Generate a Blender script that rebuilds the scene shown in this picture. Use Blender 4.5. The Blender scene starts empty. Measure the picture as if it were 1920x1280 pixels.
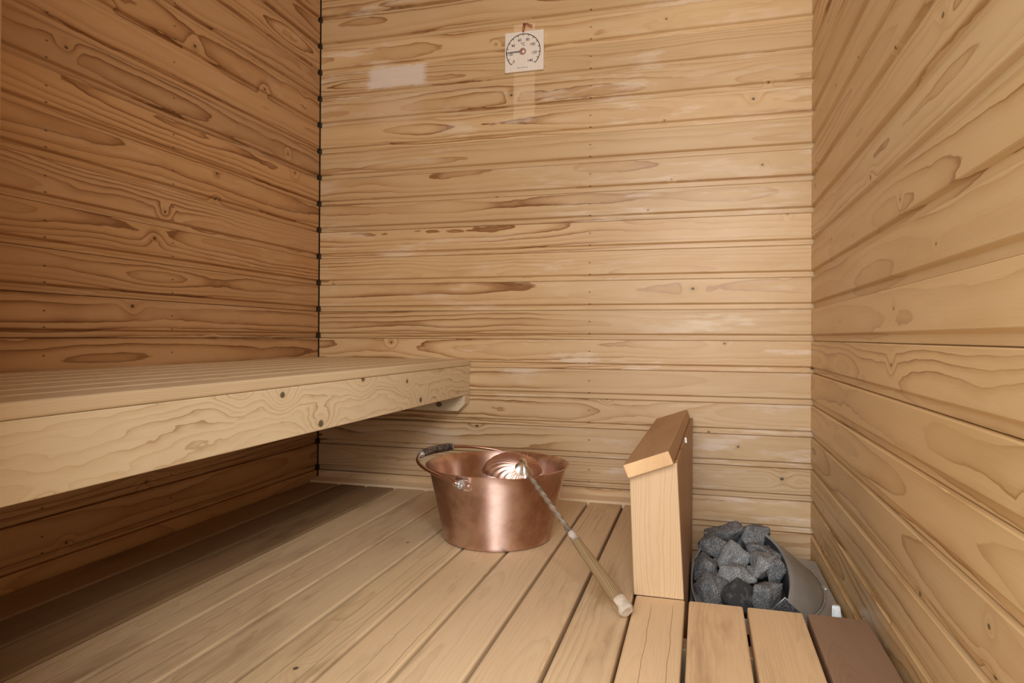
import bpy, bmesh, math, random
from mathutils import Vector, Matrix, noise
random.seed(7)
col = bpy.context.scene.collection
PI = math.pi

# ------------------------------------------------------------------ node helpers
class NT:
    def __init__(s, name):
        s.m = bpy.data.materials.new(name); s.m.use_nodes = True
        s.t = s.m.node_tree; s.t.nodes.clear()
        s.out = s.t.nodes.new('ShaderNodeOutputMaterial')
        s.b = s.t.nodes.new('ShaderNodeBsdfPrincipled')
        s.t.links.new(s.b.outputs[0], s.out.inputs[0])
    def lk(s, a, i):
        if isinstance(a, (int, float)): i.default_value = a
        elif isinstance(a, tuple):
            i.default_value = a if len(a) == len(i.default_value) else (a + (1,))[:len(i.default_value)]
        else: s.t.links.new(a, i)
    def math(s, op, a, b=0.0, c=None, clamp=False):
        n = s.t.nodes.new('ShaderNodeMath'); n.operation = op; n.use_clamp = clamp
        s.lk(a, n.inputs[0]); s.lk(b, n.inputs[1])
        if c is not None: s.lk(c, n.inputs[2])
        return n.outputs[0]
    def vec(s, x, y, z):
        n = s.t.nodes.new('ShaderNodeCombineXYZ')
        s.lk(x, n.inputs[0]); s.lk(y, n.inputs[1]); s.lk(z, n.inputs[2]); return n.outputs[0]
    def sep(s, v):
        n = s.t.nodes.new('ShaderNodeSeparateXYZ'); s.lk(v, n.inputs[0]); return n.outputs[:3]
    def attr(s, name):
        n = s.t.nodes.new('ShaderNodeAttribute'); n.attribute_name = name; return n
    def noise(s, v, scale=1.0, detail=2.0, rough=0.5, dist=0.0):
        n = s.t.nodes.new('ShaderNodeTexNoise'); s.lk(v, n.inputs['Vector'])
        n.inputs['Scale'].default_value = scale; n.inputs['Detail'].default_value = detail
        n.inputs['Roughness'].default_value = rough; n.inputs['Distortion'].default_value = dist
        return n.outputs[0]
    def rng(s, x, a, b, c=0.0, d=1.0, smooth=True):
        n = s.t.nodes.new('ShaderNodeMapRange'); n.interpolation_type = 'SMOOTHSTEP' if smooth else 'LINEAR'
        s.lk(x, n.inputs[0]); s.lk(a, n.inputs[1]); s.lk(b, n.inputs[2]); s.lk(c, n.inputs[3]); s.lk(d, n.inputs[4])
        return n.outputs[0]
    def ramp(s, x, stops):
        n = s.t.nodes.new('ShaderNodeValToRGB'); s.lk(x, n.inputs[0])
        e = n.color_ramp.elements
        e[0].position, e[0].color = stops[0][0], (*stops[0][1], 1)
        e[1].position, e[1].color = stops[-1][0], (*stops[-1][1], 1)
        for p, c in stops[1:-1]:
            k = e.new(p); k.color = (*c, 1)
        return n.outputs[0]
    def mix(s, f, a, b, mode='MIX'):
        n = s.t.nodes.new('ShaderNodeMix'); n.data_type = 'RGBA'; n.blend_type = mode
        s.lk(f, n.inputs[0]); s.lk(a, n.inputs[6]); s.lk(b, n.inputs[7]); return n.outputs[2]
    def bump(s, h, st=0.3, d=0.001):
        n = s.t.nodes.new('ShaderNodeBump'); s.lk(h, n.inputs['Height'])
        n.inputs['Strength'].default_value = st; n.inputs['Distance'].default_value = d
        s.t.links.new(n.outputs[0], s.b.inputs['Normal'])
    def world(s):
        n = s.t.nodes.new('ShaderNodeNewGeometry'); return n.outputs['Position']
    def objco(s):
        n = s.t.nodes.new('ShaderNodeTexCoord'); return n.outputs['Object']

def srgb(r, g, b):
    f = lambda c: (c/255/12.92) if c/255 <= .04045 else ((c/255+.055)/1.055)**2.4
    return (f(r), f(g), f(b))

def wood(name, light, mid, dark, smin=.004, smax=.012, rough=.5, depth=.06, wear=0.0, wearcol=(.8, .62, .42),
         stain=0.0, staincol=(.05, .03, .015), knots=.55, nails=(), marks=(), contrast=1.0, fine=.12, bump=.15, spec=.4, fade=None, cvr=.07, cv0=0.0, damp=2.2, d0=.001, crack=0.0, kscale=1.0):
    """softwood: growth rings of a log cut lengthwise; attributes lc (along, across, depth in m), rnd, tint"""
    n = NT(name)
    u, v, w = n.sep(n.attr('lc').outputs['Vector'])
    rx, ry, rz = n.sep(n.attr('rnd').outputs['Vector'])
    M = n.math
    u2 = M('MULTIPLY_ADD', rx, 37.0, u)
    kb = M('MULTIPLY', ry, 91.0)
    nA = n.noise(n.vec(M('MULTIPLY', u2, 1.3), kb, 3.1), 1.0, 2.0, .55)
    nB = n.noise(n.vec(M('MULTIPLY', u2, 1.1), kb, 9.7), 1.0, 1.5, .5)
    dep = M('ADD', M('MULTIPLY', M('SUBTRACT', nA, .5), depth*damp), M('MULTIPLY_ADD', rz, depth*.8, d0))
    cv = M('ADD', M('MULTIPLY_ADD', M('SUBTRACT', ry, .5), cvr, cv0), M('MULTIPLY', M('SUBTRACT', nB, .5), cvr))
    # knots
    px, pv = 0.26, 0.085
    vor = n.t.nodes.new('ShaderNodeTexVoronoi'); vor.voronoi_dimensions = '2D'; vor.inputs['Scale'].default_value = 1.0
    vor.inputs['Randomness'].default_value = .85
    kc = n.vec(M('DIVIDE', u2, px), M('ADD', M('DIVIDE', v, pv), kb), 0.0)
    n.lk(kc, vor.inputs['Vector'])
    ka, kb2, _ = n.sep(kc); pa, pb, _ = n.sep(vor.outputs['Position'])
    du = M('MULTIPLY', M('SUBTRACT', ka, pa), px); dv = M('MULTIPLY', M('SUBTRACT', kb2, pb), pv)
    cr = n.t.nodes.new('ShaderNodeSeparateColor'); n.lk(vor.outputs['Color'], cr.inputs[0])
    keep = M('GREATER_THAN', cr.outputs[0], 1-knots)
    ksz = n.math('MULTIPLY_ADD', cr.outputs[1], .9*kscale, .5*kscale)
    kd = M('DIVIDE', M('SQRT', M('ADD', M('MULTIPLY', M('MULTIPLY', du, .8), M('MULTIPLY', du, .8)), M('MULTIPLY', dv, dv))), ksz)
    kinf = M('MULTIPLY', n.rng(kd, .002, .03, 1.0, 0.0), keep)
    kdark = M('MULTIPLY', n.rng(kd, .0022, .0042, 1.0, 0.0), keep)
    kring = M('MULTIPLY', M('MULTIPLY', n.rng(kd, .003, .0055, 0.0, 1.0), n.rng(kd, .0055, .011, 1.0, 0.0)), keep)
    # warps
    w1 = n.noise(n.vec(M('MULTIPLY', u2, 5.0), M('MULTIPLY', v, 16.0), kb), 1.0, 3.0, .6)
    w2 = n.noise(n.vec(M('MULTIPLY', u2, 26.0), M('MULTIPLY', v, 90.0), kb), 1.0, 2.0, .5)
    vv = M('SUBTRACT', v, cv); dd = M('ADD', dep, w)
    r = M('SQRT', M('ADD', M('MULTIPLY', vv, vv), M('MULTIPLY', dd, dd)))
    r = M('ADD', r, M('MULTIPLY', M('SUBTRACT', w1, .5), .014))
    r = M('ADD', r, M('MULTIPLY', M('SUBTRACT', w2, .5), .0016))
    r = M('ADD', r, M('MULTIPLY', kinf, .012))
    spx = M('MULTIPLY_ADD', M('FRACT', M('MULTIPLY', rx, 7.31)), smax-smin, smin)
    t = M('DIVIDE', r, spx)
    fr = M('FRACT', t)
    ringid = M('FLOOR', t)
    rstr = n.noise(n.vec(M('MULTIPLY', ringid, 3.7), kb, 0.5), 1.0, 0.0)
    rstr = n.rng(rstr, .3, .62, .35, 1.0)
    late = M('ADD', n.rng(fr, .30, .95, 0.0, .72, True), M('MULTIPLY', n.rng(fr, .82, .95, 0.0, 1.0), .38))
    late = M('MULTIPLY', late, n.rng(fr, .96, 1.0, 1.0, 0.0))
    reg = n.rng(n.noise(n.vec(M('MULTIPLY', u2, 1.6), M('MULTIPLY', v, 5.0), kb), 1.0, 2.0, .5), .34, .62, .3, 1.05)
    late = M('MULTIPLY', late, reg)
    if fade:
        late = M('MULTIPLY', late, n.rng(n.sep(n.world())[0], fade[0], fade[1], 1.0, fade[2]))
    late = M('MULTIPLY', M('MULTIPLY', late, rstr), contrast, clamp=True)
    fg = n.noise(n.vec(M('MULTIPLY', u2, 4.0), M('MULTIPLY', v, 420.0), M('MULTIPLY', w, 420.0)), 1.0, 2.0, .6)
    big = n.noise(n.vec(M('MULTIPLY', u2, 2.2), M('MULTIPLY', v, 14.0), kb), 1.0, 3.0, .6)
    c = n.ramp(late, [(0, light), (.45, mid), (1, dark)])
    c = n.mix(M('MULTIPLY', n.rng(big, .35, .75, 0, 1), .35), c, mid)
    c = n.mix(M('MULTIPLY', M('ABSOLUTE', M('SUBTRACT', fg, .5)), fine*4), c, dark)
    if wear > 0:
        wn = n.noise(n.vec(M('MULTIPLY', u2, 5.0), M('MULTIPLY', v, 30.0), M('MULTIPLY_ADD', w, 30.0, kb)), 1.0, 5.0, .65)
        wn2 = n.noise(n.vec(M('MULTIPLY', u, 1.4), kb, 4.0), 1.0, 1.0)
        wm = M('MULTIPLY', n.rng(wn, .5, .66, 0, 1), n.rng(wn2, .4, .62, 0, 1))
        c = n.mix(M('MULTIPLY', wm, wear), c, wearcol)
    if stain > 0:
        sn = n.noise(n.vec(M('MULTIPLY', u2, 2.6), M('MULTIPLY', v, 13.0), kb), 1.0, 4.0, .62)
        c = n.mix(M('MULTIPLY', n.rng(sn, .5, .78, 0, 1), stain), c, staincol)
    if crack:
        cn = n.noise(n.vec(M('MULTIPLY', u2, 7.0), kb, 2.2), 1.0, 3.0, .6)
        cm = n.noise(n.vec(M('MULTIPLY', u2, 2.3), kb, 7.7), 1.0, 1.0)
        for off in (-.017, .021):
            cd = M('ABSOLUTE', M('SUBTRACT', v, M('ADD', M('MULTIPLY', M('SUBTRACT', cn, .5), .014), M('MULTIPLY_ADD', M('SUBTRACT', rx, .5), .03, off))))
            c = n.mix(M('MULTIPLY', M('MULTIPLY', n.rng(cd, .0003, .0009, 1, 0), n.rng(cm, .54 if off < 0 else .5, .60)), crack), c, (.05, .03, .018))
    c = n.mix(M('MULTIPLY', kring, .5), c, mid)
    c = n.mix(M('MULTIPLY', kdark, .85), c, (.045, .022, .010))
    W = n.world(); wx, wy, wz = n.sep(W)
    for ax, u0, v0s, rad in nails:            # nail heads: ax = world axis along the boards
        dn = M('SUBTRACT', (wx, wy)[ax], u0)
        for v0 in v0s:
            d = M('SQRT', M('ADD', M('MULTIPLY', M('MULTIPLY', dn, .45), M('MULTIPLY', dn, .45)), M('POWER', M('SUBTRACT', v, v0), 2.0)))
            c = n.mix(M('MULTIPLY', n.rng(d, rad*.6, rad*1.3, 1.0, 0.0), .8), c, (.03, .016, .008))
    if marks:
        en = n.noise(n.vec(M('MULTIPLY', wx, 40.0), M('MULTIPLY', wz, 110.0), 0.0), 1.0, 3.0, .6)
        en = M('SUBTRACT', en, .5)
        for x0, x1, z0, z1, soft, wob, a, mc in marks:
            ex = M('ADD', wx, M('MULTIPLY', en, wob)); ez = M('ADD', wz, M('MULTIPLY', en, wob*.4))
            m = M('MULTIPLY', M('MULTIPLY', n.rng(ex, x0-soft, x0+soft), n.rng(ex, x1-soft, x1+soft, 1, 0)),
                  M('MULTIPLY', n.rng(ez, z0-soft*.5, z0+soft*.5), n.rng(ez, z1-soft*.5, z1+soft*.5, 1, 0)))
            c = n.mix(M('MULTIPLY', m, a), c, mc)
    c = n.mix(1.0, c, n.attr('tint').outputs['Color'], 'MULTIPLY')
    n.lk(c, n.b.inputs['Base Color'])
    n.lk(M('ADD', M('MULTIPLY', late, -.08), M('MULTIPLY_ADD', M('SUBTRACT', big, .5), .25, rough)), n.b.inputs['Roughness'])
    n.b.inputs['Specular IOR Level'].default_value = spec
    n.bump(M('MULTIPLY', fg, .8), bump, .0006)
    return n.m

def plain(name, c, rough=.5, metal=0.0, var=.15, scale=20.0, bump=0.0):
    n = NT(name)
    x = n.noise(n.objco(), scale, 4.0, .6)
    dk = tuple(k*(1-var*2) for k in c)
    n.lk(n.mix(n.rng(x, .3, .7), dk, tuple(min(1, k*(1+var)) for k in c)), n.b.inputs['Base Color'])
    n.b.inputs['Roughness'].default_value = rough; n.b.inputs['Metallic'].default_value = metal
    if bump: n.bump(x, bump, .001)
    return n.m

# ------------------------------------------------------------------ mesh helpers
def link(name, me, mats, parent=None, smooth=False):
    o = bpy.data.objects.new(name, me); col.objects.link(o)
    for m in (mats if isinstance(mats, (list, tuple)) else [mats]): me.materials.append(m)
    if parent: o.parent = parent
    if smooth:
        for p in me.polygons: p.use_smooth = True
    return o

class Planks:
    """collects wood pieces with per-piece grain attributes into ONE mesh"""
    def __init__(s): s.v = []; s.f = []; s.lc = []; s.rn = []; s.ti = []; s.mi = []
    def add(s, verts, faces, lcs, rnd=None, tint=(1, 1, 1), mi=0):
        b = len(s.v); rnd = rnd or (random.random(), random.random(), random.random())
        s.v += [tuple(p) for p in verts]; s.lc += [tuple(p) for p in lcs]
        s.rn += [rnd]*len(verts); s.ti += [(*tint, 1)]*len(verts)
        s.f += [[b+i for i in f] for f in faces]; s.mi += [mi]*len(faces)
    def extrude(s, prof, org, eu, ev, ew, u0, u1, rnd=None, tint=(1, 1, 1), mi=0, closed=True, nu=1, uo=0.0, vc=0.0):
        """prof: (v, w) section; swept along eu from u0 to u1"""
        org, eu, ev, ew = Vector(org), Vector(eu), Vector(ev), Vector(ew)
        V = []; L = []; n = len(prof)
        for k in range(nu+1):
            u = u0+(u1-u0)*k/nu
            for a, b in prof:
                V.append(org+eu*u+ev*a+ew*b); L.append((u+uo, a-vc, b))
        F = []
        m = n if closed else n-1
        for k in range(nu):
            for i in range(m):
                j = (i+1) % n
                F.append([k*n+i, k*n+j, (k+1)*n+j, (k+1)*n+i])
        if closed:
            F.append(list(range(n))[::-1]); F.append([nu*n+i for i in range(n)])
        s.add(V, F, L, rnd, tint, mi)
    def build(s, name, mats, parent=None, fix=True):
        me = bpy.data.meshes.new(name); me.from_pydata(s.v, [], s.f)
        for nm, ty, data, k in (('lc', 'FLOAT_VECTOR', s.lc, 'vector'), ('rnd', 'FLOAT_VECTOR', s.rn, 'vector'), ('tint', 'FLOAT_COLOR', s.ti, 'color')):
            a = me.attributes.new(nm, ty, 'POINT')
            a.data.foreach_set(k, [x for p in data for x in p])
        for p, i in zip(me.polygons, s.mi): p.material_index = i
        if fix:
            bm = bmesh.new(); bm.from_mesh(me); bmesh.ops.recalc_face_normals(bm, faces=bm.faces[:]); bm.to_mesh(me); bm.free()
        return link(name, me, mats, parent)

def rrect(a0, a1, b0, b1, r, seg=3):
    P = []
    for cx, cy, t0 in ((a1-r, b1-r, 0), (a0+r, b1-r, 90), (a0+r, b0+r, 180), (a1-r, b0+r, 270)):
        for k in range(seg+1):
            t = math.radians(t0+90*k/seg); P.append((cx+r*math.cos(t), cy+r*math.sin(t)))
    return P

def tube(bm, pts, rad, seg=10, cap=True, closed=False):
    pts = [Vector(p) for p in pts]; n = len(pts); rings = []
    up = Vector((0, 0, 1)); prev = None
    for i, p in enumerate(pts):
        d = (pts[min(i+1, n-1)]-pts[max(i-1, 0)]).normalized()
        if prev is None:
            x = d.cross(up)
            if x.length < .05: x = d.cross(Vector((1, 0, 0)))
            x.normalize()
        else:
            x = (prev-d*prev.dot(d)).normalized()
        prev = x; y = d.cross(x)
        r = rad(i/(n-1)) if callable(rad) else rad
        rings.append([bm.verts.new(p+(x*math.cos(2*PI*k/seg)+y*math.sin(2*PI*k/seg))*r) for k in range(seg)])
    for a, b in zip(rings, rings[1:]):
        for k in range(seg): bm.faces.new((a[k], a[(k+1) % seg], b[(k+1) % seg], b[k]))
    if cap: bm.faces.new(rings[0][::-1]); bm.faces.new(rings[-1])
    return rings

def lathe(bm, prof, c=(0, 0, 0), seg=96):
    rings = []
    for r, z in prof:
        if r < 1e-6: rings.append([bm.verts.new((c[0], c[1], c[2]+z))])
        else: rings.append([bm.verts.new((c[0]+r*math.cos(2*PI*k/seg), c[1]+r*math.sin(2*PI*k/seg), c[2]+z)) for k in range(seg)])
    for a, b in zip(rings, rings[1:]):
        for k in range(seg):
            q = [a[k % len(a)], a[(k+1) % len(a)], b[(k+1) % len(b)], b[k % len(b)]]
            q = [x for i, x in enumerate(q) if x not in q[:i]]
            if len(q) > 2: bm.faces.new(q)

def fin(bm, name, mat, parent=None, smooth=True, recalc=True, auto=None):
    if recalc: bmesh.ops.recalc_face_normals(bm, faces=bm.faces[:])
    me = bpy.data.meshes.new(name); bm.to_mesh(me); bm.free()
    o = link(name, me, mat, parent, smooth)
    if auto is not None:
        bm = bmesh.new(); bm.from_mesh(me)
        for e in bm.edges:
            if len(e.link_faces) == 2 and e.calc_face_angle(0) > math.radians(auto): e.smooth = False
        bm.to_mesh(me); bm.free()
    return o

def thing(name, label, cat, loc=(0, 0, 0), group=None):
    o = bpy.data.objects.new(name, None); col.objects.link(o); o.location = loc
    o.empty_display_size = .05
    return tag(o, label, cat, group)
def tag(o, label, cat, group=None):
    o['label'] = label; o['category'] = cat
    if group: o['group'] = group
    return o
def struct(o, label=None):
    o['kind'] = 'structure'
    return o

def keepworld(o, parent):
    o.parent = parent; o.matrix_parent_inverse = Matrix.Translation(parent.location).inverted()
    return o

# ------------------------------------------------------------------ materials
W = 1.5567            # room width, right wall
FR = -1.76            # inner face of the front wall (with the doorway the camera looks through)
CEIL = 2.02
BASE = -0.36          # concrete under the duckboards

wl, wm_, wd = srgb(226, 178, 126), srgb(200, 147, 96), srgb(148, 92, 50)
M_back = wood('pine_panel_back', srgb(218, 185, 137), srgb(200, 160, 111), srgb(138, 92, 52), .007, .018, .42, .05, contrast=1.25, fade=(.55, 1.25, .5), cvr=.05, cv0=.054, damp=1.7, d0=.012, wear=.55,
              wearcol=srgb(240, 222, 198), knots=.26,
              nails=((0, .933, (.019, .055), .0016),),
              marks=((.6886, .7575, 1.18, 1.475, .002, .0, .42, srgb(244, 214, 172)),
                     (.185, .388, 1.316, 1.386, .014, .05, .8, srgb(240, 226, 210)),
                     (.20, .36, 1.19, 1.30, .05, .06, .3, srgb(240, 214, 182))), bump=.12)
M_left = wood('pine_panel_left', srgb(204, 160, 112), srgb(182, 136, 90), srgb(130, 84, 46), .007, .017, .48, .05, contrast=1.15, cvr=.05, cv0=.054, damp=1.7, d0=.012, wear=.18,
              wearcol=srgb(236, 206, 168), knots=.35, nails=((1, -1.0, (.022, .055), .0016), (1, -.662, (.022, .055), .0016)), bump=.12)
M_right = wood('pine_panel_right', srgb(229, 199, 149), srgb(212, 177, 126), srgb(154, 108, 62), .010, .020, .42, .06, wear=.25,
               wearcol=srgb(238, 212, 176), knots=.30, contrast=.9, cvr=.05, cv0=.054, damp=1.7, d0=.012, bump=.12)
M_floor = wood('duckboard_wood', srgb(220, 198, 165), srgb(205, 180, 146), srgb(162, 132, 100), .0034, .007, .55, .07, wear=.35,
               wearcol=srgb(222, 194, 158), stain=.6, staincol=srgb(124, 94, 66), knots=.04, contrast=.5, fine=.2, cvr=.05, damp=1.2, d0=.02, crack=.55, bump=.3)
M_dark = wood('dark_duckboard_wood', srgb(150, 122, 100), srgb(132, 104, 84), srgb(98, 72, 56), .003, .006, .45, .06, knots=.05, contrast=.7)
M_bench = wood('bench_wood', srgb(229, 212, 179), srgb(217, 196, 160), srgb(168, 140, 106), .0030, .0046, .5, .05, wear=.3,
               wearcol=srgb(222, 202, 172), knots=.75, contrast=.9, cvr=.04, damp=1.0, d0=.015, kscale=1.9, bump=.18)
M_slat = wood('bench_slat_wood', srgb(220, 200, 166), srgb(208, 184, 150), srgb(172, 144, 110), .003, .005, .42, .08, wear=.25,
              wearcol=srgb(222, 196, 160), knots=.0, contrast=.5)
M_guard = wood('guard_wood', srgb(206, 178, 142), srgb(194, 162, 124), srgb(168, 130, 92), .003, .005, .5, .07, wear=.2,
               wearcol=srgb(238, 210, 172), knots=.08, contrast=.6)
M_cap = wood('guard_cap_wood', srgb(186, 146, 106), srgb(170, 130, 92), srgb(130, 94, 62), .004, .008, .5, .08, knots=.1, contrast=.6, stain=.3,
             staincol=srgb(120, 84, 54))
M_end = wood('end_grain_wood', srgb(226, 190, 144), srgb(206, 166, 120), srgb(150, 106, 66), .0035, .0045, .65, .03, knots=0, contrast=.8, stain=.5,
             staincol=srgb(150, 106, 64))
M_trim = wood('pale_trim_wood', srgb(238, 214, 180), srgb(230, 200, 162), srgb(206, 170, 128), .003, .006, .5, .08, knots=.0, contrast=.4)
M_concrete = plain('dark_concrete', (.06, .055, .05), .9, 0, .2, 12, .3)

def copper_mat(name, base, rough, spots=True):
    n = NT(name); M = n.math
    p = n.objco(); x, y, z = n.sep(p)
    ang = M('ARCTAN2', y, x)
    br = n.noise(n.vec(M('MULTIPLY', ang, 2.0), M('MULTIPLY', z, 900.0), 0.0), 1.0, 2.0, .6)
    bl = n.noise(p, 14.0, 5.0, .62); sp = n.noise(p, 170.0, 2.0, .5)
    c = n.mix(n.rng(bl, .38, .68, 0, .9), base, tuple(k*f for k, f in zip(base, (.72, .58, .50))))
    if spots: c = n.mix(n.rng(sp, .70, .78, 0, .45), c, (.85, .70, .60))
    n.lk(c, n.b.inputs['Base Color']); n.b.inputs['Metallic'].default_value = 1.0
    n.lk(M('ADD', M('MULTIPLY', n.rng(bl, .3, .7), .14), M('MULTIPLY_ADD', br, .10, rough)), n.b.inputs['Roughness'])
    n.bump(M('ADD', M('MULTIPLY', br, .6), M('MULTIPLY', bl, .5)), .06, .0006)
    if spots:
        tg = n.t.nodes.new('ShaderNodeTangent'); tg.direction_type = 'RADIAL'; tg.axis = 'Z'
        n.lk(tg.outputs[0], n.b.inputs['Tangent'])
        n.b.inputs['Anisotropic'].default_value = .92; n.b.inputs['Anisotropic Rotation'].default_value = .25
    return n.m
M_copper = copper_mat('brushed_copper', (.85, .655, .59), .30)
M_copper_d = copper_mat('aged_copper', (.66, .42, .33), .22, False)
M_ladle = copper_mat('ladle_copper', (.74, .50, .42), .32, False)
M_pewter = plain('pewter', (.72, .74, .76), .28, 1.0, .12, 120)
M_steel = plain('galvanised_steel', (.42, .42, .41), .5, .35, .07, 9, .0)
M_steel_d = plain('dark_steel', (.10, .105, .11), .5, .7, .2, 30)
M_bright = plain('bright_zinc', (.56, .60, .62), .45, .7, .1, 60)
M_grip = plain('weathered_grip', (.10, .085, .075), .42, .0, .6, 110, .4)
M_gripend = plain('grip_end', (.42, .45, .47), .35, .8, .3, 90)
M_black = plain('black_print', (.012, .012, .012), .6, 0, .0)
M_grey = plain('grey_needle', (.22, .23, .23), .5, .2, .05)
M_red = plain('red_cord', (.42, .035, .03), .8, 0, .3, 400)
M_nail = plain('nail_steel', (.16, .17, .24), .4, .9, .1)
M_white = plain('light_leak_white', (.85, .85, .82), .6, 0, .02)
M_pale = wood('thermometer_wood', srgb(246, 236, 222), srgb(236, 222, 202), srgb(214, 192, 166), .004, .009, .45, .05, knots=.0, contrast=.55)

def stone_mat(name, lo, hi, amt, sc_=560.0):
    n = NT(name); p = n.objco()
    a = n.noise(p, sc_, 2.5, .7); b = n.noise(p, 38.0, 4.0, .6); g = n.noise(p, 1100.0, 1.0)
    f = n.math('MULTIPLY', n.rng(a, .47, .66), n.rng(b, .32, .66, .25, 1.0))
    c = n.mix(n.math('MULTIPLY', f, amt), lo, hi)
    c = n.mix(n.math('MULTIPLY', n.rng(g, .58, .7), amt*.6 if sc_ > 200 else 0.0), c, (.75, .77, .78))
    n.lk(c, n.b.inputs['Base Color']); n.b.inputs['Roughness'].default_value = .85
    n.b.inputs['Specular IOR Level'].default_value = .25
    n.bump(n.math('ADD', a, n.math('MULTIPLY', b, 1.5)), .7, .002)
    return n.m
M_stone = stone_mat('speckled_grey_stone', (.075, .078, .083), (.56, .57, .585), 1.0)
M_stone2 = stone_mat('light_speckled_stone', (.14, .144, .148), (.66, .67, .68), 1.0)
M_stone_d = stone_mat('smooth_dark_stone', (.045, .047, .050), (.17, .175, .18), .55, 60.0)
M_handle = wood('ladle_handle_wood', srgb(160, 136, 100), srgb(124, 100, 70), srgb(76, 58, 40), .0028, .0040, .6, .012, knots=.0, contrast=1.0,
                stain=.4, staincol=srgb(104, 86, 66), bump=.4)
M_handle_end = plain('worn_handle_end', (.58, .49, .38), .7, 0, .14, 60, .1)
M_shaft = plain('twisted_iron_shaft', (.33, .27, .21), .5, .4, .3, 40, .1)

# ------------------------------------------------------------------ walls
def panel_wall(name, org, eu, ew, u0, u1, mat, tints, zlo=BASE, zhi=CEIL+.02, seed=1):
    """horizontal tongue-and-groove boards; ew points into the room"""
    random.seed(seed)
    pl = Planks(); P = .09; ks = int(math.floor((zlo-.49)/P))-1
    k = ks
    while True:
        zc = .49+k*P; z0 = zc-.009
        if z0 > zhi: break
        # joint, recessed strip, chamfer, face, edge
        prof = [(0, -.0135), (.0017, -.0135), (.0017, -.0075), (.0150, -.0075), (.0190, -.0012), (.0206, 0), (.0880, 0), (.0896, -.0016), (.09, -.0135)]
        prof = [(min(max(a+z0, zlo), zhi)-z0, b) for a, b in prof]
        if prof[-1][0]-prof[0][0] > .004:
            t = tints(k)
            pl.extrude(prof, Vector(org)+Vector((0, 0, z0)), eu, (0, 0, 1), ew, u0, u1, None, t, closed=False, nu=1)
        k += 1
    # solid backing
    eu, ew, o = Vector(eu), Vector(ew), Vector(org)
    V = []
    for u in (u0, u1):
        for z in (zlo, zhi):
            for d in (-.014, -.05): V.append(o+eu*u+ew*d+Vector((0, 0, z)))
    F = [[0, 2, 6, 4], [1, 5, 7, 3], [0, 1, 3, 2], [4, 6, 7, 5], [2, 3, 7, 6], [0, 4, 5, 1]]
    pl.add(V, F, [(0, 0, 0)]*8, (.5, .5, .5), (.12, .1, .08))
    ob = pl.build(name, mat, fix=False)
    return struct(ob)

def vt(a, b, warm=.04):
    def f(k):
        v = random.uniform(a, b); d = random.uniform(-warm, warm)
        return (v*(1+d*.4), v, v*(1-d))
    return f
def back_t(k):
    # boards get paler and less orange near the floor
    lowness = max(0.0, min(1.0, (-k)/5.0))
    v = random.uniform(.93, 1.05)
    return (v*(1-.015*lowness), v*(1+.045*lowness), v*(1+.22*lowness))
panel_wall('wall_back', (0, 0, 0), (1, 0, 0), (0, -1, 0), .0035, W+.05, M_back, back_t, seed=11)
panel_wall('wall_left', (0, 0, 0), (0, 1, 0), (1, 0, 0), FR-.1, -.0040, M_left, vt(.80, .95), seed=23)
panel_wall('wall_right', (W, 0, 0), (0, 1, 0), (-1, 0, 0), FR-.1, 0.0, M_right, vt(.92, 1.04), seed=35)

def box_struct(name, lo, hi, mat, tint=(1, 1, 1)):
    pl = Planks()
    pl.extrude([(lo[1], lo[2]), (hi[1], lo[2]), (hi[1], hi[2]), (lo[1], hi[2])], (0, 0, 0), (1, 0, 0), (0, 1, 0), (0, 0, 1), lo[0], hi[0], None, tint)
    return struct(pl.build(name, mat))
box_struct('corner_gap_shade', (-.05, .0002, BASE), (.0033, .05, CEIL), M_back, (.05, .045, .04))  # shade of the left corner gap, put in as a near-black box
# ceiling boards, running with the depth of the room
pl = Planks(); random.seed(5)
for i in range(18):
    x0 = -.03+i*.09
    pl.extrude(rrect(x0, x0+.0885, CEIL, CEIL+.02, .004, 2), (0, 0, 0), (0, 1, 0), (1, 0, 0), (0, 0, 1), FR-.1, .03, None, (1, 1, 1))
struct(pl.build('ceiling', M_left))
# front wall: two pieces and a head around the doorway
DL, DR, DH = .88, W-.02, 1.95
pl = Planks(); random.seed(6)
for x0, x1, z0, z1 in ((-.03, DL, BASE, CEIL+.02), (DR, W+.05, BASE, CEIL+.02), (DL, DR, DH, CEIL+.02), (DL, DR, BASE, -.03)):
    k = 0
    z = z0
    while z < z1-.001:
        zz = min(z+.09, z1)
        pl.extrude([(z, 0), (zz, 0), (zz, -.08), (z, -.08)], (0, FR, 0), (1, 0, 0), (0, 0, 1), (0, 1, 0), x0, x1, None, (.95, .95, .95))
        z = zz
struct(pl.build('wall_front', M_left))

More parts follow.
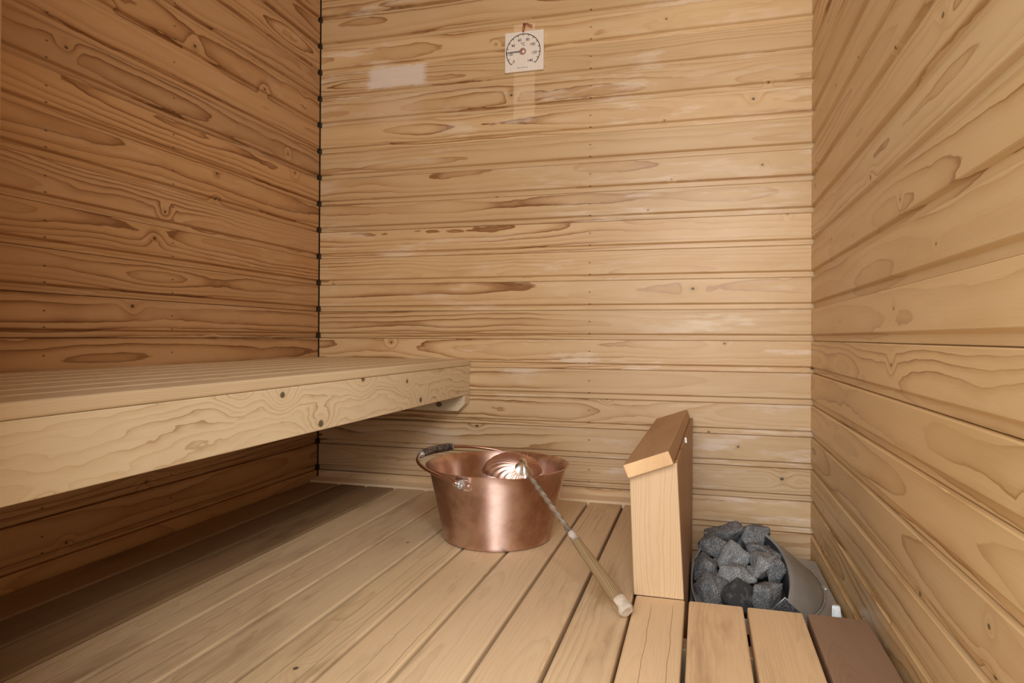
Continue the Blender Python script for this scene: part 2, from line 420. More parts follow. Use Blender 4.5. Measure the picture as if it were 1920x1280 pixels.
# ------------------------------------------------------------------ floor
random.seed(42)
G = [.003, .1118, .2116, .314, .4216, .5266, .629, .7331, .8374, .9406, 1.0433, 1.1410, 1.2383, 1.3408, 1.4417, 1.5435]
pl = Planks()
tt = [(.50, .41, .33), (.34, .275, .22), (.45, .38, .31), (1.0, .98, .93), (1.0, .98, .94), (.98, .96, .92), (1.02, 1.0, .94), (1.04, 1.0, .93),  # first three planks: dark stain plus bench shadow put into the tint
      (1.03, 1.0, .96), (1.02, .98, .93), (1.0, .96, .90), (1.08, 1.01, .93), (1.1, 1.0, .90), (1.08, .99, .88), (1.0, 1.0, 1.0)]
for i in range(15):
    gp = .0035
    a, b = G[i]+gp, G[i+1]-gp
    if i == 14: b = G[i+1]
    y1 = -.052 if i < 11 else -.7425
    if i == 10: b = 1.1395
    rim = rrect(a, b, -.028, 0, .0035, 2)
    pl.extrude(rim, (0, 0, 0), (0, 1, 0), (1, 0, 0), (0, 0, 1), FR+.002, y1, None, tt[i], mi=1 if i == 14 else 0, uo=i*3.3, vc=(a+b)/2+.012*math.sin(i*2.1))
fl = struct(pl.build('floor', [M_floor, M_dark]))
pl = Planks()
for y in (-1.62, -.86, -.20):
    x1 = W-.004 if y < -.75 else 1.13
    pl.extrude(rrect(y-.022, y+.022, BASE, -.0282, .002, 1), (0, 0, 0), (1, 0, 0), (0, 1, 0), (0, 0, 1), .006, x1, None, (.75, .7, .62))
struct(pl.build('floor_joists', M_floor))
box_struct('floor_concrete', (-.03, FR-.1, BASE-.05), (W+.05, .03, BASE), M_concrete)
# pale strip along the foot of the back wall
pl = Planks()
pl.extrude([(-.0505, -.012), (-.0505, .003), (-.047, .006), (-.0005, .010), (-.0005, -.012)], (0, 0, 0), (1, 0, 0), (0, 1, 0), (0, 0, 1), .002, 1.139, None, (1, 1, 1))
struct(pl.build('baseboard_back', M_trim))
# thin batten on the left wall at the edge of the view
pl = Planks()
pl.extrude(rrect(-1.118, -1.0935, .0003, .005, .0015, 2), (0, 0, 0), (0, 0, 1), (0, 1, 0), (1, 0, 0), .425, CEIL-.001, None, (.8, .7, .55))
struct(pl.build('trim_1', M_trim))

# ------------------------------------------------------------------ bench
BX = .5485
bench = thing('sauna_bench', 'long pale wooden sauna bench with slatted seat along the left wall', 'bench', (.27, -.85, 0))
def part(pl, name, mat, parent):
    o = pl.build(name, mat)
    return keepworld(o, parent)
random.seed(77)
nS = 7; wS = (BX+.0015-.006-6*.011)/7
for i in range(nS):
    x0 = .006+i*(wS+.011)
    pl = Planks()
    pl.extrude(rrect(x0, x0+wS, .3965, .4165, .004, 3), (0, 0, 0), (0, 1, 0), (1, 0, 0), (0, 0, 1), FR+.004, -.0025, None, (1, 1, 1), uo=i*2.1, vc=x0+wS/2)
    part(pl, 'slat', M_slat, bench)
pl = Planks()
pl.extrude(rrect(.3045, .3962, BX-.024, BX, .002, 2), (0, 0, 0), (0, 1, 0), (0, 0, 1), (1, 0, 0), FR+.004, -.0025, (.31, .62, .35), (1.0, 1.0, 1.0), vc=.215)
part(pl, 'front_rail', M_bench, bench)
for y in (-.0455, -.9, FR+.05):       # cross bearers under the slats, the back one with a chamfered nose
    pl = Planks()
    if y > -.1: prof = [(.008, .2545), (BX-.023, .2545), (BX-.0005, .277), (BX-.0005, .304), (BX-.025, .304), (BX-.025, .396), (.008, .396)]
    else: prof = [(.008, .31), (BX-.0245, .31), (BX-.0245, .396), (.008, .396)]
    V = []; 
    pl.extrude([(a, b) for a, b in prof], (0, 0, 0), (0, 1, 0), (1, 0, 0), (0, 0, 1), y, y+.043, None, (1, 1, 1))
    # grain along x
    pl.lc = [(q[0], q[2], q[1]-y) for q in pl.v]
    part(pl, 'cross_bearer', M_bench, bench)

# ------------------------------------------------------------------ heater guard
guard = thing('heater_guard', 'low wooden guard box with slanted cap board standing beside the heater', 'guard', (1.19, -.40, 0))
def solid(name, V, F, lcf, mat, parent, tint=(1, 1, 1), rnd=None, bevel=.0015):
    pl = Planks(); pl.add(V, F, [lcf(Vector(v)) for v in V], rnd, tint)
    o = pl.build(name, mat); keepworld(o, parent)
    if bevel:
        md = o.modifiers.new('bevel', 'BEVEL'); md.width = bevel; md.segments = 2; md.limit_method = 'ANGLE'; md.angle_limit = math.radians(30)
    return o
HEX = [[0, 1, 2, 3], [7, 6, 5, 4], [0, 4, 5, 1], [1, 5, 6, 2], [2, 6, 7, 3], [3, 7, 4, 0]]
random.seed(9)
# cap: section at front (y=-.765) and back (y=-.004)
cf = [(1.1211, .2492), (1.2048, .2806), (1.2148, .2560), (1.1311, .2246)]
cb = [(1.1330, .2480), (1.2216, .2795), (1.2310, .2545), (1.1424, .2232)]
V = [(x, -.765, z) for x, z in cf]+[(x, -.004, z) for x, z in cb]
solid('cap_board', V, HEX, lambda p: (p.y, p.x-1.17, p.z-.26), M_cap, guard, (1, 1, 1), (.2, .53, .8), .0022)
capo = bpy.data.objects['cap_board']; capo.data.materials.append(M_end); capo.data.polygons[0].material_index = 1
# front board, its top cut to the slant of the cap
f = [(1.1406, .0005), (1.2330, .0005), (1.2195, .2555), (1.1318, .2235)]
V = [(x, -.742, z) for x, z in f]+[(x, -.720, z) for x, z in f]
solid('front_board', V, HEX, lambda p: (p.z, p.x-1.186, p.y+.73), M_guard, guard, (1, 1, 1), (.45, .40, .72))
# right side panel reaches down past the duckboards
V = [(1.2160, -.7195, -.15), (1.2356, -.7195, -.15), (1.2203, -.7195, .2565), (1.2028, -.7195, .2495),
     (1.2185, -.004, -.15), (1.2385, -.004, -.15), (1.2385, -.004, .2572), (1.2185, -.004, .2480)]
solid('side_panel', V, HEX, lambda p: (p.z, p.y+.36, p.x-1.23), M_cap, guard, (.96, .96, .98), (.8, .3, .4))
V = [(1.1425, -.7195, .0005), (1.1600, -.7195, .0005), (1.1520, -.7195, .2305), (1.1345, -.7195, .2240),
     (1.1425, -.004, .0005), (1.1600, -.004, .0005), (1.1640, -.004, .2300), (1.1465, -.004, .2235)]
solid('side_panel', V, HEX, lambda p: (p.z, p.y+.36, p.x-1.15), M_guard, guard, (1, 1, 1), (.6, .6, .4))
bm = bmesh.new()  # white sliver in place of light leaking between cap and side panel
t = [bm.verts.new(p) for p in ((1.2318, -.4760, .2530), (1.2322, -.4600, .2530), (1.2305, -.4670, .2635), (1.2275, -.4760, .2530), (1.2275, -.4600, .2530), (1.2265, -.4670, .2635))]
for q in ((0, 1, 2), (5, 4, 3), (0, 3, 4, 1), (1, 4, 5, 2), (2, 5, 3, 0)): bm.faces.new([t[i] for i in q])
o = fin(bm, 'light_leak_sliver', M_white, None, False); keepworld(o, guard); o['label'] = 'tiny white sliver of painted light'

# ------------------------------------------------------------------ bucket
BC = Vector((.782, -.456, 0)); RB, RT, BH = .1323, .1745, .1785
bucket = thing('sauna_bucket', 'copper sauna bucket with swing handle standing on the floorboards', 'bucket', BC)
bm = bmesh.new()
prof = [(0, .006), (RB-.014, .004), (RB-.006, .0015), (RB-.0015, .004), (RB, .010)]
for k in range(1, 13):
    s = k/12; prof.append((RB+(RT-.007-RB)*s**1.06, .010+(BH-.016)*s))
prof += [(RT-.003, BH-.0025), (RT+.0005, BH-.0010), (RT+.0012, BH+.0003), (RT, BH+.0010), (RT-.004, BH-.0008), (RT-.010, BH-.008)]
for k in range(11, -1, -1):
    s = k/12; prof.append((RB-.002+(RT-.009-RB)*s**1.06, .012+(BH-.018)*s))
prof += [(RB-.012, .009), (0, .0095)]
lathe(bm, prof, seg=128)
o = fin(bm, 'bucket_body', M_copper, bucket, True, auto=50)
# ears: the front one faces the camera's left
EA = math.radians(258)
def rim_r(z): return RB+(RT-.007-RB)*((z-.010)/(BH-.016))**1.06
ez = .160
for sgn in (0, PI):
    a = EA+sgn; nrm = Vector((math.cos(a), math.sin(a), .0)); sd = Vector((-math.sin(a), math.cos(a), 0))
    er = rim_r(ez)
    bm = bmesh.new()
    # rounded plate following the wall
    outl = []
    for k in range(28):
        q = 2*PI*k/28; outl.append((.026*math.copysign(abs(math.cos(q))**.7, math.cos(q)), .0145*math.copysign(abs(math.sin(q))**.8, math.sin(q))))
    def onwall(s_, h, lift):
        z = ez-.004+h; rr = rim_r(min(z, BH-.007))+lift; aa = a+s_/er
        return Vector((rr*math.cos(aa), rr*math.sin(aa), z))
    lo = [bm.verts.new(onwall(x, y, .0003)) for x, y in outl]; hi = [bm.verts.new(onwall(x*.95, y*.93, .0024)) for x, y in outl]
    for k in range(28): bm.faces.new((lo[k], lo[(k+1) % 28], hi[(k+1) % 28], hi[k]))
    bm.faces.new(hi)
    pe = fin(bm, 'ear_plate', M_copper, bucket, False)
    # eye (rolled loop the bail hooks through) and rivets
    bm = bmesh.new()
    c0 = nrm*(er+.0085)+Vector((0, 0, ez-.001))
    pts = []
    for k in range(25):
        q = 2*PI*k/24
        pts.append(c0+(nrm*math.cos(q)+Vector((0, 0, 1))*math.sin(q))*.0062)
    tube(bm, pts, .0048, 10)
    e = fin(bm, 'ear_eye', M_bright, pe); e['label'] = 'silver worn eye'
    for s_ in (.0165, -.0165):
        bm = bmesh.new(); p = onwall(s_, 0, .0022)
        bmesh.ops.create_uvsphere(bm, u_segments=14, v_segments=8, radius=.0042)
        for v in bm.verts:
            v.co = p+v.co*.85
        fin(bm, 'rivet', M_copper, pe)
# bail: wire half circle folded down to the back left, resting just above the rim
fr_ = Vector((math.cos(EA), math.sin(EA), 0)); sdv = Vector((math.sin(EA), -math.cos(EA), 0))   # sdv -> left
if sdv.x > 0: sdv = -sdv
er = rim_r(ez)+.0085
RBAIL = RT+.0155
def bail_pt(t):       # t 0..PI from front eye to back eye
    c_, s_ = math.cos(t), math.sin(t)
    fwd = (er+.002)*abs(c_)**.86*math.copysign(1, c_)
    out = RBAIL*s_**.80 if s_ > 0 else 0
    z = ez-.001 + .0365*(out/RBAIL)**.8
    return fr_*fwd+sdv*out+Vector((0, 0, z))
pts = [bail_pt(PI*k/72) for k in range(73)]
bm = bmesh.new(); tube(bm, pts, .0039, 12)
bail = fin(bm, 'bail_handle', M_copper_d, bucket)
# grip on the middle of the bail
bm = bmesh.new()
gp = [bail_pt(math.radians(q)) for q in range(72, 111, 2)]
def gr(t):
    e_ = min(t, 1-t)
    return .0108-.0012*math.sin(t*PI*7)**2*.5-(.0030 if e_ < .02 else 0)
tube(bm, gp, gr, 8)
for v in bm.verts:
    v.co += Vector((noise.noise(v.co*90), noise.noise(v.co*90+Vector((5, 0, 0))), noise.noise(v.co*90+Vector((0, 7, 0)))))*.0012
g = fin(bm, 'grip', M_grip, bail, True, auto=40); g['label'] = 'dark weathered wooden grip'
for q in (71.2, 109.6):
    bm = bmesh.new(); tube(bm, [bail_pt(math.radians(q)), bail_pt(math.radians(q+1.2))], .0098, 14)
    fin(bm, 'grip_cap', M_gripend, bail, True, auto=40)

# ------------------------------------------------------------------ ladle
E = Vector((1.140, -.862, .0165)); RP = Vector((.888, -.597, .1960))
dr = (RP-E).normalized(); LEN = (RP-E).length
O = RP+dr*.016
ladle = thing('ladle', 'shell-shaped copper ladle with wooden handle leaning on the copper bucket', 'ladle', (1.140, -.862, 0))
def lk_(o): return keepworld(o, ladle)
# wooden handle: tapering rounded six-sided stick
HL = LEN*.475
sx = dr.cross(Vector((0, 0, 1))).normalized(); sy = sx.cross(dr).normalized()
pl = Planks(); V = []; L = []; F = []
NS, NG = 24, 18
for i in range(NS+1):
    t = i/NS; r = .0142-.0052*t**1.15
    if i == NS: r *= .8
    if i == 0: r *= .86
    for k in range(NG):
        q = 2*PI*k/NG
        rr = r*(1+.06*math.cos(6*q))*(1+.02*noise.noise(Vector((t*14, k*.6, 0))))
        p = E+dr*(HL*t)+sx*math.cos(q)*rr+sy*math.sin(q)*rr*.88
        V.append(p); L.append((HL*t, math.cos(q)*rr, math.sin(q)*rr))
for i in range(NS):
    for k in range(NG): F.append([i*NG+k, i*NG+(k+1) % NG, (i+1)*NG+(k+1) % NG, (i+1)*NG+k])
F.append(list(range(NG))[::-1]); F.append([NS*NG+k for k in range(NG)])
pl.add(V, F, L, (.3, .45, .06))
hd = pl.build('wooden_handle', M_handle); lk_(hd)
for p in hd.data.polygons: p.use_smooth = len(p.vertices) == 4
bm = bmesh.new()
tube(bm, [E+dr*(.004*k-.0026) for k in range(8)], lambda t: (.0112 if t < .05 else .0143) - .0006*t, 12)
for v in bm.verts: v.co += Vector((noise.noise(v.co*140), noise.noise(v.co*140+Vector((3, 0, 0))), abs(noise.noise(v.co*140+Vector((0, 3, 0))))))*.0005
e = lk_(fin(bm, 'handle_end', M_handle_end, None, True, auto=45)); e['label'] = 'pale worn wooden end'
bm = bmesh.new()
tube(bm, [E+dr*(HL+.003*k-.016) for k in range(8)], lambda t: .0098-.002*t, 14)
e = lk_(fin(bm, 'ferrule', plain('whitened_ferrule', (.56, .50, .44), .6, .1, .25, 70), None, True, auto=50)); e['label'] = 'whitish corroded ferrule'
# twisted square iron shaft
bm = bmesh.new(); rings = []; NT_ = 120; S0 = HL+.002; S1 = LEN+.018
for i in range(NT_+1):
    t = i/NT_; p = E+dr*(S0+(S1-S0)*t); r = .0050
    tw = t*PI*7
    ring = []
    for k in range(12):
        q = 2*PI*k/12; rr = r*(1+.26*math.cos(3*q))
        ring.append(bm.verts.new(p+sx*math.cos(q+tw)*rr+sy*math.sin(q+tw)*rr))
    rings.append(ring)
for a, b in zip(rings, rings[1:]):
    for k in range(12): bm.faces.new((a[k], a[(k+1) % 12], b[(k+1) % 12], b[k]))
bm.faces.new(rings[0][::-1]); bm.faces.new(rings[-1])
lk_(fin(bm, 'twisted_shaft', M_shaft))
# scallop bowl, back of the shell up, ribs fanning out from the socket
TL = math.radians(6)
ls = Vector((.962, .272, 0)).normalized(); la = Vector((-ls.y, ls.x, 0))*math.cos(TL)+Vector((0, 0, math.sin(TL))); ln_ = ls.cross(la).normalized()
LC = Vector((.8570, -.5920, .1890)); LA, LB, LH = .067, .056, .041
HX, HY = .026, -.043
def dome(x, y, lift=0.0):
    q = max(0.0, 1-(x/LA)**2-(y/LB)**2)
    return LC+ls*x+la*y+ln_*(LH*q**.62+lift)
def edge_d(th):
    dx, dy = math.sin(th), math.cos(th)
    A_ = (dx/LA)**2+(dy/LB)**2; B_ = HX*dx/LA**2+HY*dy/LB**2; C_ = (HX/LA)**2+(HY/LB)**2-1
    return (-B_+math.sqrt(B_*B_-A_*C_))/A_
bm = bmesh.new(); NA, NR = 480, 26; NRIB = 44; grid = []
for i in range(NA):
    th = 2*PI*i/NA; ed = edge_d(th); wv = math.cos(NRIB*th); far = min(1.0, ed/.05)
    row = []
    for j in range(NR+1):
        s_ = .02+.98*j/NR; d = ed*s_*(1+.012*wv*far*s_**3)
        row.append(bm.verts.new(dome(HX+math.sin(th)*d, HY+math.cos(th)*d, .0021*wv*far*min(1, s_*1.6)*(1-.2*s_))))
    grid.append(row)
for i in range(NA):
    a_, b_ = grid[i], grid[(i+1) % NA]
    for j in range(NR): bm.faces.new((a_[j], b_[j], b_[j+1], a_[j+1]))
bm.faces.new([r_[0] for r_ in grid][::-1])
sh = lk_(fin(bm, 'shell_bowl', M_ladle))
# pewter socket: three-lobed leaf plate with a spine
bm = bmesh.new(); NQ, NJ = 60, 8; g2 = []
PX, PY = HX-.002, HY+.004
for i in range(NQ):
    q = 2*PI*i/NQ
    rr = .0140*(1+.24*math.cos(3*q)); row = []
    for j in range(NJ+1):
        t_ = j/NJ
        row.append(bm.verts.new(dome(PX+math.sin(q)*rr*t_*1.1, PY+math.cos(q)*rr*t_*1.15, .0016+.005*(1-t_*t_)+.0012*math.cos(3*q)*t_)))
    g2.append(row)
for i in range(NQ):
    a_, b_ = g2[i], g2[(i+1) % NQ]
    for j in range(NJ): bm.faces.new((a_[j], b_[j], b_[j+1], a_[j+1]))
bmesh.ops.remove_doubles(bm, verts=bm.verts[:], dist=1e-5)
so = lk_(fin(bm, 'socket', M_pewter)); so['label'] = 'silver leaf-shaped socket plate'
bm = bmesh.new(); tube(bm, [E+dr*(LEN-.002), E+dr*(LEN+.008), dome(PX, PY, .0045)], lambda t: .0058-.0018*t, 10)
fin(bm, 'socket_spine', M_pewter, None); bpy.data.objects['socket_spine'].parent = so
so_inv = so.matrix_parent_inverse.copy()
bpy.data.objects['socket_spine'].matrix_parent_inverse = (Matrix.Translation(ladle.location) @ so_inv).inverted()

# ------------------------------------------------------------------ heater
heater = thing('sauna_heater', 'grey steel sauna heater drum sunk in the corner and filled with stones', 'heater', (1.39, -.33, BASE))
NH = 96
def base_pt(a): return Vector((1.393+.141*math.cos(a), -.320+.262*math.sin(a), -.090))
def rim_pt(a):
    x = 1.3455+.104*math.cos(a); y = -.465+.188*math.sin(a)
    return Vector((x, y, max(-.086, -.035+.30*(y+.47)+.16*(x-1.34))))
bm = bmesh.new(); rows = []
for k in range(NH):
    a = 2*PI*k/NH; B, R = base_pt(a), rim_pt(a)
    B0 = Vector((B.x, B.y, -.16)); row = [B0]
    for j in range(9):
        s = j/8
        p = B.lerp(R, s); bul = .006*math.sin(s*PI)*(math.cos(a)*.5+.5)
        p += Vector((math.cos(a), math.sin(a), 0))*bul
        row.append(p)
    # rim lip and inside
    inn = Vector((math.cos(a), math.sin(a), 0))
    row += [R-inn*.0018+Vector((0, 0, .0006)), R-inn*.004-Vector((0, 0, .004)), R-inn*.006-Vector((0, 0, .07)), R-inn*.010-Vector((0, 0, .13))]
    rows.append([bm.verts.new(p) for p in row])
for k in range(NH):
    a, b = rows[k], rows[(k+1) % NH]
    for j in range(len(a)-1):
        q_ = bm.faces.new((a[j], b[j], b[j+1], a[j+1])); q_.material_index = 1 if j >= 11 else 0
keepworld(fin(bm, 'drum', [M_steel, M_steel_d], None, True, auto=60), heater)
# flange plate around the drum
bm = bmesh.new(); ra = []; rb = []; rc = []
def rect_pt(a):
    cx, cy, hx, hy = 1.3950, -.318, .1550, .300
    d = Vector((math.cos(a), math.sin(a)))
    s = min(hx/abs(d.x) if abs(d.x) > 1e-6 else 9, hy/abs(d.y) if abs(d.y) > 1e-6 else 9)
    o_ = Vector((cx+d.x*s, min(cy+d.y*s, -.135), -.092)); i_ = base_pt(a)
    if o_.y < i_.y and d.y > 0: o_ = Vector((i_.x+.002*d.x, i_.y+.002, -.092)) if abs(o_.x-cx) < abs(i_.x-cx)+.004 else o_
    return o_
angs = sorted([2*PI*k/NH for k in range(NH)]+[math.atan2(sy_*.300, sx_*.1555) % (2*PI) for sx_ in (1, -1) for sy_ in (1, -1)])
for a in angs:
    i_ = base_pt(a); i_.z = -.091; o_ = rect_pt(a)
    ra.append(bm.verts.new(i_)); rb.append(bm.verts.new(o_)); rc.append(bm.verts.new(o_-Vector((0, 0, .012))))
n_ = len(angs)
for k in range(n_):
    j = (k+1) % n_
    bm.faces.new((ra[k], rb[k], rb[j], ra[j])); bm.faces.new((rb[k], rc[k], rc[j], rb[j]))
keepworld(fin(bm, 'flange_plate', M_steel, None, False), heater)
# weld bead where drum meets flange
bm = bmesh.new(); pts = [base_pt(2*PI*k/NH)+Vector((math.cos(2*PI*k/NH), math.sin(2*PI*k/NH), 0))*.003+Vector((0, 0, .001)) for k in range(NH+1)]
tube(bm, pts, .0020, 8, cap=False)
keepworld(fin(bm, 'weld_seam', plain('weld_metal', (.46, .45, .42), .55, .4, .12, 60, .1), None), heater)
# cabinet under the flange
bm = bmesh.new(); bmesh.ops.create_cube(bm, size=1)
for v in bm.verts: v.co = Vector((1.393+v.co.x*.29, -.318+v.co.y*.57, (BASE-.162)/2+v.co.z*(-.162-BASE)))
bmesh.ops.bevel(bm, geom=bm.edges[:], offset=.006, segments=2, affect='EDGES')
keepworld(fin(bm, 'heater_cabinet', M_steel_d, None, False), heater)
# dark element bed under the stones
bm = bmesh.new(); rows = []
for s in (0, .35, .7, .93):
    rows.append([bm.verts.new(Vector((1.3455, -.465, -.035-.062)).lerp(rim_pt(2*PI*k/NH)-Vector((0, 0, .062)), s)) for k in range(NH)])
for a, b in zip(rows, rows[1:]):
    for k in range(NH): bm.faces.new((a[k], a[(k+1) % NH], b[(k+1) % NH], b[k]))
bmesh.ops.remove_doubles(bm, verts=bm.verts[:], dist=1e-5)
keepworld(fin(bm, 'heating_bed', M_steel_d, None), heater)
# folded corner plate at the front right of the drum
bm = bmesh.new()
A, B, C2 = Vector((1.421, -.630, -.0160)), Vector((1.3935, -.632, -.0455)), Vector((1.4495, -.628, -.0445))
dn = Vector((0, 0, -.10)); bk = Vector((0, .004, 0))
q = [A, B, B+dn, C2+dn, C2]
fr2 = [bm.verts.new(p) for p in q]; bk2 = [bm.verts.new(p+bk) for p in q]
bm.faces.new(fr2); bm.faces.new(bk2[::-1])
for k in range(5): bm.faces.new((fr2[k], bk2[k], bk2[(k+1) % 5], fr2[(k+1) % 5]))
keepworld(fin(bm, 'corner_plate', plain('speckled_steel', (.11, .112, .12), .6, .5, .4, 300), None, False), heater)
bm = bmesh.new()
tube(bm, [B+Vector((0, -.001, .001)), A+Vector((0, -.001, .001)), C2+Vector((0, -.001, .001))], .0011, 6)
keepworld(fin(bm, 'plate_edge', M_bright, None), heater)
# bright bracket and bolt on the flange
bm = bmesh.new(); bmesh.ops.create_cube(bm, size=1)
for v in bm.verts:
    wid = .015 if v.co.z > 0 else .020
    v.co = Vector((1.5265+v.co.x*wid, -.548+v.co.y*.012+v.co.z*.012, -.070+v.co.z*.038))
bmesh.ops.bevel(bm, geom=bm.edges[:], offset=.0015, segments=2, affect='EDGES')
keepworld(fin(bm, 'bracket', M_bright, None, False), heater)
bm = bmesh.new(); lathe(bm, [(0, .005), (.006, .0045), (.0085, .002), (.009, 0)], (1.541, -.330, -.0918), 20)
keepworld(fin(bm, 'bolt_head', M_bright, None), heater)

# ------------------------------------------------------------------ stones
def make_stone(c, rx, ry, rz, seed, mat, jag=1.0, top=None):
    rd = random.Random(seed); bm = bmesh.new()
    for _ in range(13):
        d = Vector((rd.gauss(0, 1), rd.gauss(0, 1), rd.gauss(0, 1))).normalized()
        k = rd.uniform(.84, 1.14)
        bm.verts.new((d.x*rx*k, d.y*ry*k, d.z*rz*k))
    if top: bm.verts.new(top)
    r = bmesh.ops.convex_hull(bm, input=bm.verts[:])
    bmesh.ops.delete(bm, geom=[v for v in bm.verts if not v.link_faces], context='VERTS')
    bmesh.ops.triangulate(bm, faces=bm.faces[:])
    for _ in range(4):
        es = [e for e in bm.edges if e.calc_length() > .0065]
        if not es: break
        bmesh.ops.subdivide_edges(bm, edges=es, cuts=1)
        bmesh.ops.triangulate(bm, faces=[f for f in bm.faces if len(f.verts) > 3])
    for _ in range(3): bmesh.ops.smooth_vert(bm, verts=bm.verts[:], factor=.5, use_axis_x=True, use_axis_y=True, use_axis_z=True)
    bm.normal_update()
    off = Vector((seed*3.1, seed*1.7, 0))
    dv = []
    for v in bm.verts:
        n1 = noise.noise(v.co*42+off); n2 = noise.noise(v.co*130+off); n3 = noise.noise(v.co*330+off)
        dv.append(v.normal*(n1*.0042*jag+n2*.0018*jag+n3*.0007*jag))
    for v, d in zip(bm.verts, dv): v.co += d
    me = bpy.data.meshes.new('heater_stone'); bm.to_mesh(me); bm.free()
    o = link('heater_stone', me, mat, None, True); o.location = c
    return o
STN = [  # x, y, z, width, height seen, stone kind, label
    (1.322, -.291, .005, .094, .040, 0, 'long flat grey stone at the back left rim of the heater'),
    (1.395, -.314, .008, .084, .044, 0, 'broad grey stone on the back rim just right of the long flat stone'),
    (1.299, -.346, -.017, .078, .050, 0, 'large blocky dark grey stone on the upper left of the pile'),
    (1.401, -.358, -.005, .070, .046, 0, 'rounded light-rimmed stone on the upper right of the pile'),
    (1.336, -.395, -.027, .068, .066, 1, 'pale peaked stone in the middle of the heater pile'),
    (1.394, -.421, -.026, .071, .048, 1, 'pale speckled wedge stone right of the peaked middle stone'),
    (1.424, -.440, -.032, .040, .050, 0, 'dark stone wedged against the right rim of the drum'),
    (1.271, -.416, -.046, .048, .060, 0, 'dark grey stone against the left rim of the drum'),
    (1.287, -.428, -.048, .038, .042, 0, 'small lumpy stone between left rim and pale middle stones'),
    (1.298, -.394, -.036, .022, .018, 0, 'pebble lodged under the blocky upper left stone'),
    (1.336, -.450, -.046, .076, .040, 1, 'pale low stone lying above the smooth dark front stone'),
    (1.289, -.497, -.068, .066, .058, 0, 'square speckled stone at the front left of the heater'),
    (1.344, -.513, -.068, .072, .062, 2, 'smooth dark unspeckled stone at the front of the heater'),
    (1.397, -.500, -.058, .075, .070, 0, 'biggest speckled stone at the front right of the heater'),
    (1.369, -.439, -.038, .024, .026, 0, 'little dark stone in the gap right of centre'),
    (1.426, -.392, -.014, .028, .026, 0, 'small dark stone tucked in by the back right rim'),
]
for i, (x, y, z, w, h, kd, lab) in enumerate(STN):
    top = (-.002, .010, h*.62) if i == 4 else None
    o = make_stone((x, y, z), w*.62, max(w, h)*.60, h*.78, 100+i*7, (M_stone, M_stone2, M_stone_d)[kd], .55 if kd == 2 else 1.0, top)
    tag(o, lab, 'stone', 'stones in the sauna heater')

# ------------------------------------------------------------------ thermometer
TH0 = Vector((.7252, -.0105, 1.3805))
ther = thing('thermometer', 'square pale wooden sauna thermometer with round dial on the back wall', 'thermometer', (TH0.x, -.001, TH0.z-.063))
def tk(o, p=None): return keepworld(o, ther)
pl = Planks()
pl.extrude(rrect(-.0625, .0625, -.0625, .0625, .0015, 2), TH0, (0, 1, 0), (1, 0, 0), (0, 0, 1), 0, .0100, (.4, .8, .3))
pl.lc = [(p[2]-TH0.z, p[0]-TH0.x, p[1]) for p in pl.v]
bd_ = pl.build('board', M_pale); tk(bd_)
md = bd_.modifiers.new('bevel', 'BEVEL'); md.width = .0015; md.segments = 2; md.limit_method = 'ANGLE'
HC = Vector((.7210, TH0.y-.0004, 1.3801))          # dial centre
AC = HC+Vector((.0013, 0, .0))
RA = .0545
def dial(r, deg, dy=0.0): return AC+Vector((r*math.cos(math.radians(deg)), -dy, r*math.sin(math.radians(deg))))
bm = bmesh.new()
def flat(bm, quad): bm.faces.new([bm.verts.new(p) for p in quad])
N = 90
for k in range(N):
    a0, a1 = 225-270*k/N, 225-270*(k+1)/N
    flat(bm, [dial(RA+.0012, a0), dial(RA-.0012, a0), dial(RA-.0012, a1), dial(RA+.0012, a1)])
for k in range(15):
    a = 225-270*k/14; hw = math.degrees(.0010/RA); ln = .0062
    flat(bm, [dial(RA, a+hw), dial(RA-ln, a+hw), dial(RA-ln, a-hw), dial(RA, a-hw)])
bmesh.ops.remove_doubles(bm, verts=bm.verts[:], dist=1e-6)
sc_ = tk(fin(bm, 'dial_scale', M_black, None, False, recalc=False))
def text(s, pos, size, name):
    cu = bpy.data.curves.new('t', 'FONT'); cu.body = s; cu.size = size; cu.align_x = 'CENTER'; cu.align_y = 'CENTER'; cu.offset = size*.010 if size > .01 else 0.0
    ob = bpy.data.objects.new('t', cu); col.objects.link(ob); bpy.context.view_layer.update()
    me = bpy.data.meshes.new_from_object(ob.evaluated_get(bpy.context.evaluated_depsgraph_get()))
    bpy.data.objects.remove(ob); me.name = name
    me.transform(Matrix.Translation(pos) @ Matrix.Rotation(PI/2, 4, 'X'))
    me.materials.clear()
    return tk(link(name, me, M_black))
k = .0001636
def cp(X, Y):      # dial lettering, measured from the hub
    x = X-643; return Vector((HC.x+x*k, HC.y-.0001, HC.z+((703-.104*x)-Y)*k))
for s, X, Y in (('0', 468, 902), ('20', 408, 762), ('40', 455, 597), ('60', 580, 490), ('80', 740, 476), ('100', 833, 566), ('120', 867, 722), ('140', 788, 876)):
    text(s, cp(X, Y), .0118, 'dial_number')
text('\u00b0C', cp(643, 566), .0135, 'degree_mark')
text('MADE IN FINLAND', cp(632, 1012), .0042, 'small_print')
bm = bmesh.new(); tip = HC+Vector((-.0515, -.0012, -.0006))
for dy in (0, .0012):
    pass
q = [HC+Vector((0, -.0008, .0026)), HC+Vector((0, -.0008, -.0026)), tip+Vector((0, 0, -.0013)), tip+Vector((0, 0, .0013))]
a_ = [bm.verts.new(p) for p in q]; b_ = [bm.verts.new(p+Vector((0, -.0011, 0))) for p in q]
bm.faces.new(a_); bm.faces.new(b_[::-1])
for i in range(4): bm.faces.new((a_[i], b_[i], b_[(i+1) % 4], a_[(i+1) % 4]))
tk(fin(bm, 'needle', M_grey, None, False))
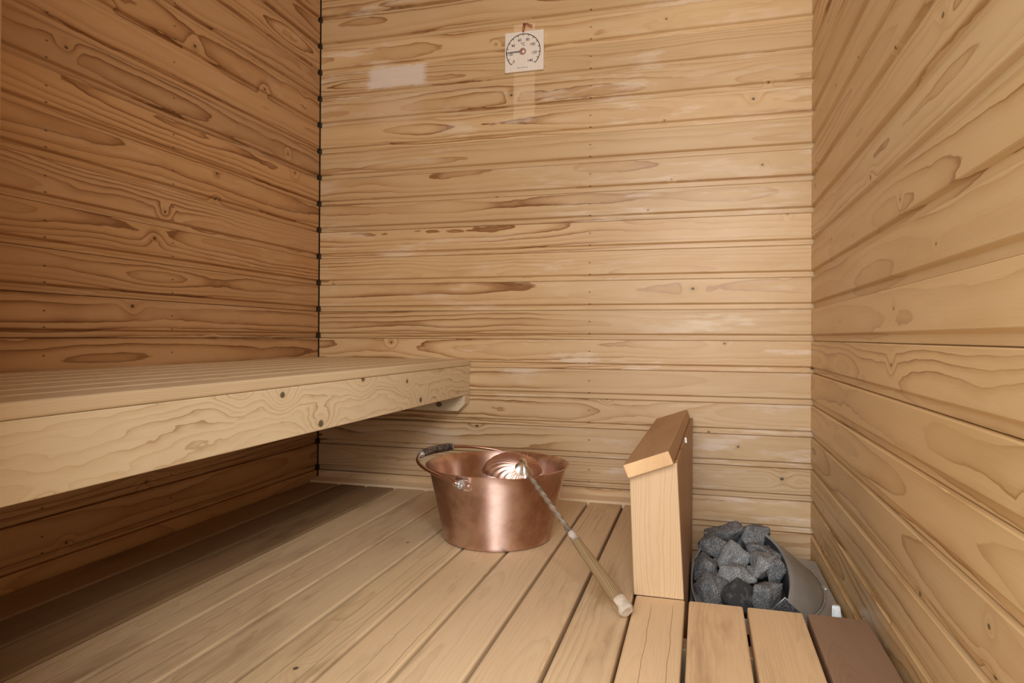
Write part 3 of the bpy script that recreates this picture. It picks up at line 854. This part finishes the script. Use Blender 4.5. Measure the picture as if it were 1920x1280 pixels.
bm = bmesh.new(); lathe(bm, [(0, .0062), (.004, .0060), (.0085, .0042), (.0108, .0012), (.0110, 0)], (0, 0, 0), 40)
bmesh.ops.transform(bm, matrix=Matrix.Translation(HC) @ Matrix.Rotation(PI/2, 4, 'X'), verts=bm.verts[:])
hb = tk(fin(bm, 'hub', plain('copper_hub', (.72, .50, .42), .4, .6, .1), None)); hb['label'] = 'copper dome hub'
NP = Vector((.7245, -.0105, 1.4650))
hole = Vector((.7215, TH0.y-.0012, 1.4385))
bm = bmesh.new()
tube(bm, [hole, hole+Vector((-.0008, -.001, .008)), NP+Vector((-.0015, -.001, -.004)), NP+Vector((.0005, -.001, .0025)), NP+Vector((.003, -.001, -.003)), hole+Vector((.0045, -.001, .008)), hole+Vector((.0005, 0, .001))], .0011, 6)
tube(bm, [NP+Vector((.0015, -.0015, -.001)), NP+Vector((.010, -.002, .0005)), NP+Vector((.019, .002, -.003)), NP+Vector((.0255, .005, -.0035))], .0011, 6)
tube(bm, [NP+Vector((.0015, -.0015, -.002)), NP+Vector((.009, -.002, -.002)), NP+Vector((.018, .002, -.008)), NP+Vector((.0255, .005, -.010))], .0011, 6)
tk(fin(bm, 'hanging_cord', M_red, None))
bm = bmesh.new(); lathe(bm, [(0, 0), (.0016, 0), (.0016, .0135), (.0036, .0138), (.0036, .0152), (0, .0158)], (0, 0, 0), 16)
bmesh.ops.transform(bm, matrix=Matrix.Translation((NP.x, .004, NP.z)) @ Matrix.Rotation(PI/2, 4, 'X'), verts=bm.verts[:])
tag(fin(bm, 'nail', M_nail, None, True, auto=40), 'small steel nail above the thermometer holding its red cord', 'nail')

# ------------------------------------------------------------------ light
wd_ = bpy.data.worlds.new('World'); bpy.context.scene.world = wd_; wd_.use_nodes = True
bg = wd_.node_tree.nodes['Background']; bg.inputs[0].default_value = (1.0, .99, .97, 1); bg.inputs[1].default_value = .5
def area(name, loc, target, sx_, sy_, e, c=(1.0, .985, .96)):
    l = bpy.data.lights.new(name, 'AREA'); l.shape = 'RECTANGLE'; l.size = sx_; l.size_y = sy_; l.energy = e; l.color = c
    o = bpy.data.objects.new(name, l); col.objects.link(o); o.location = loc
    o.rotation_euler = (Vector(target)-Vector(loc)).to_track_quat('-Z', 'Y').to_euler(); return o
area('doorway_light', (1.10, -3.0, 1.05), (.85, -.2, .40), 1.2, 1.4, 63)
area('side_light', (2.2, -3.0, 1.75), (.5, -.6, .4), .6, .6, 40)

# ------------------------------------------------------------------ camera
f, cx, cy, cz, yaw, pit, rol, sh = 1263.65263, 1.26408, -2.04018, .48936, .2752, -.00537, .00544, -15.95733
fw = Vector((-math.sin(yaw)*math.cos(pit), math.cos(yaw)*math.cos(pit), -math.sin(pit)))
rt = Vector((math.cos(yaw), math.sin(yaw), 0)); up = rt.cross(fw)
r2 = rt*math.cos(rol)+up*math.sin(rol); u2 = -rt*math.sin(rol)+up*math.cos(rol)
cam = bpy.data.cameras.new('camera'); co = bpy.data.objects.new('camera', cam); col.objects.link(co)
m3 = Matrix((r2, u2, -fw)).transposed()
co.matrix_world = Matrix.Translation((cx, cy, cz)) @ m3.to_4x4()
cam.sensor_fit = 'HORIZONTAL'; cam.sensor_width = 36; cam.lens = f*36/1920; cam.shift_y = sh/1920
cam.clip_start = .01
sc = bpy.context.scene; sc.camera = co
sc.cycles.max_bounces = 7; sc.cycles.diffuse_bounces = 4; sc.cycles.glossy_bounces = 3
sc.view_settings.view_transform = 'Standard'; sc.view_settings.look = 'None'
sc.view_settings.exposure = 0.0
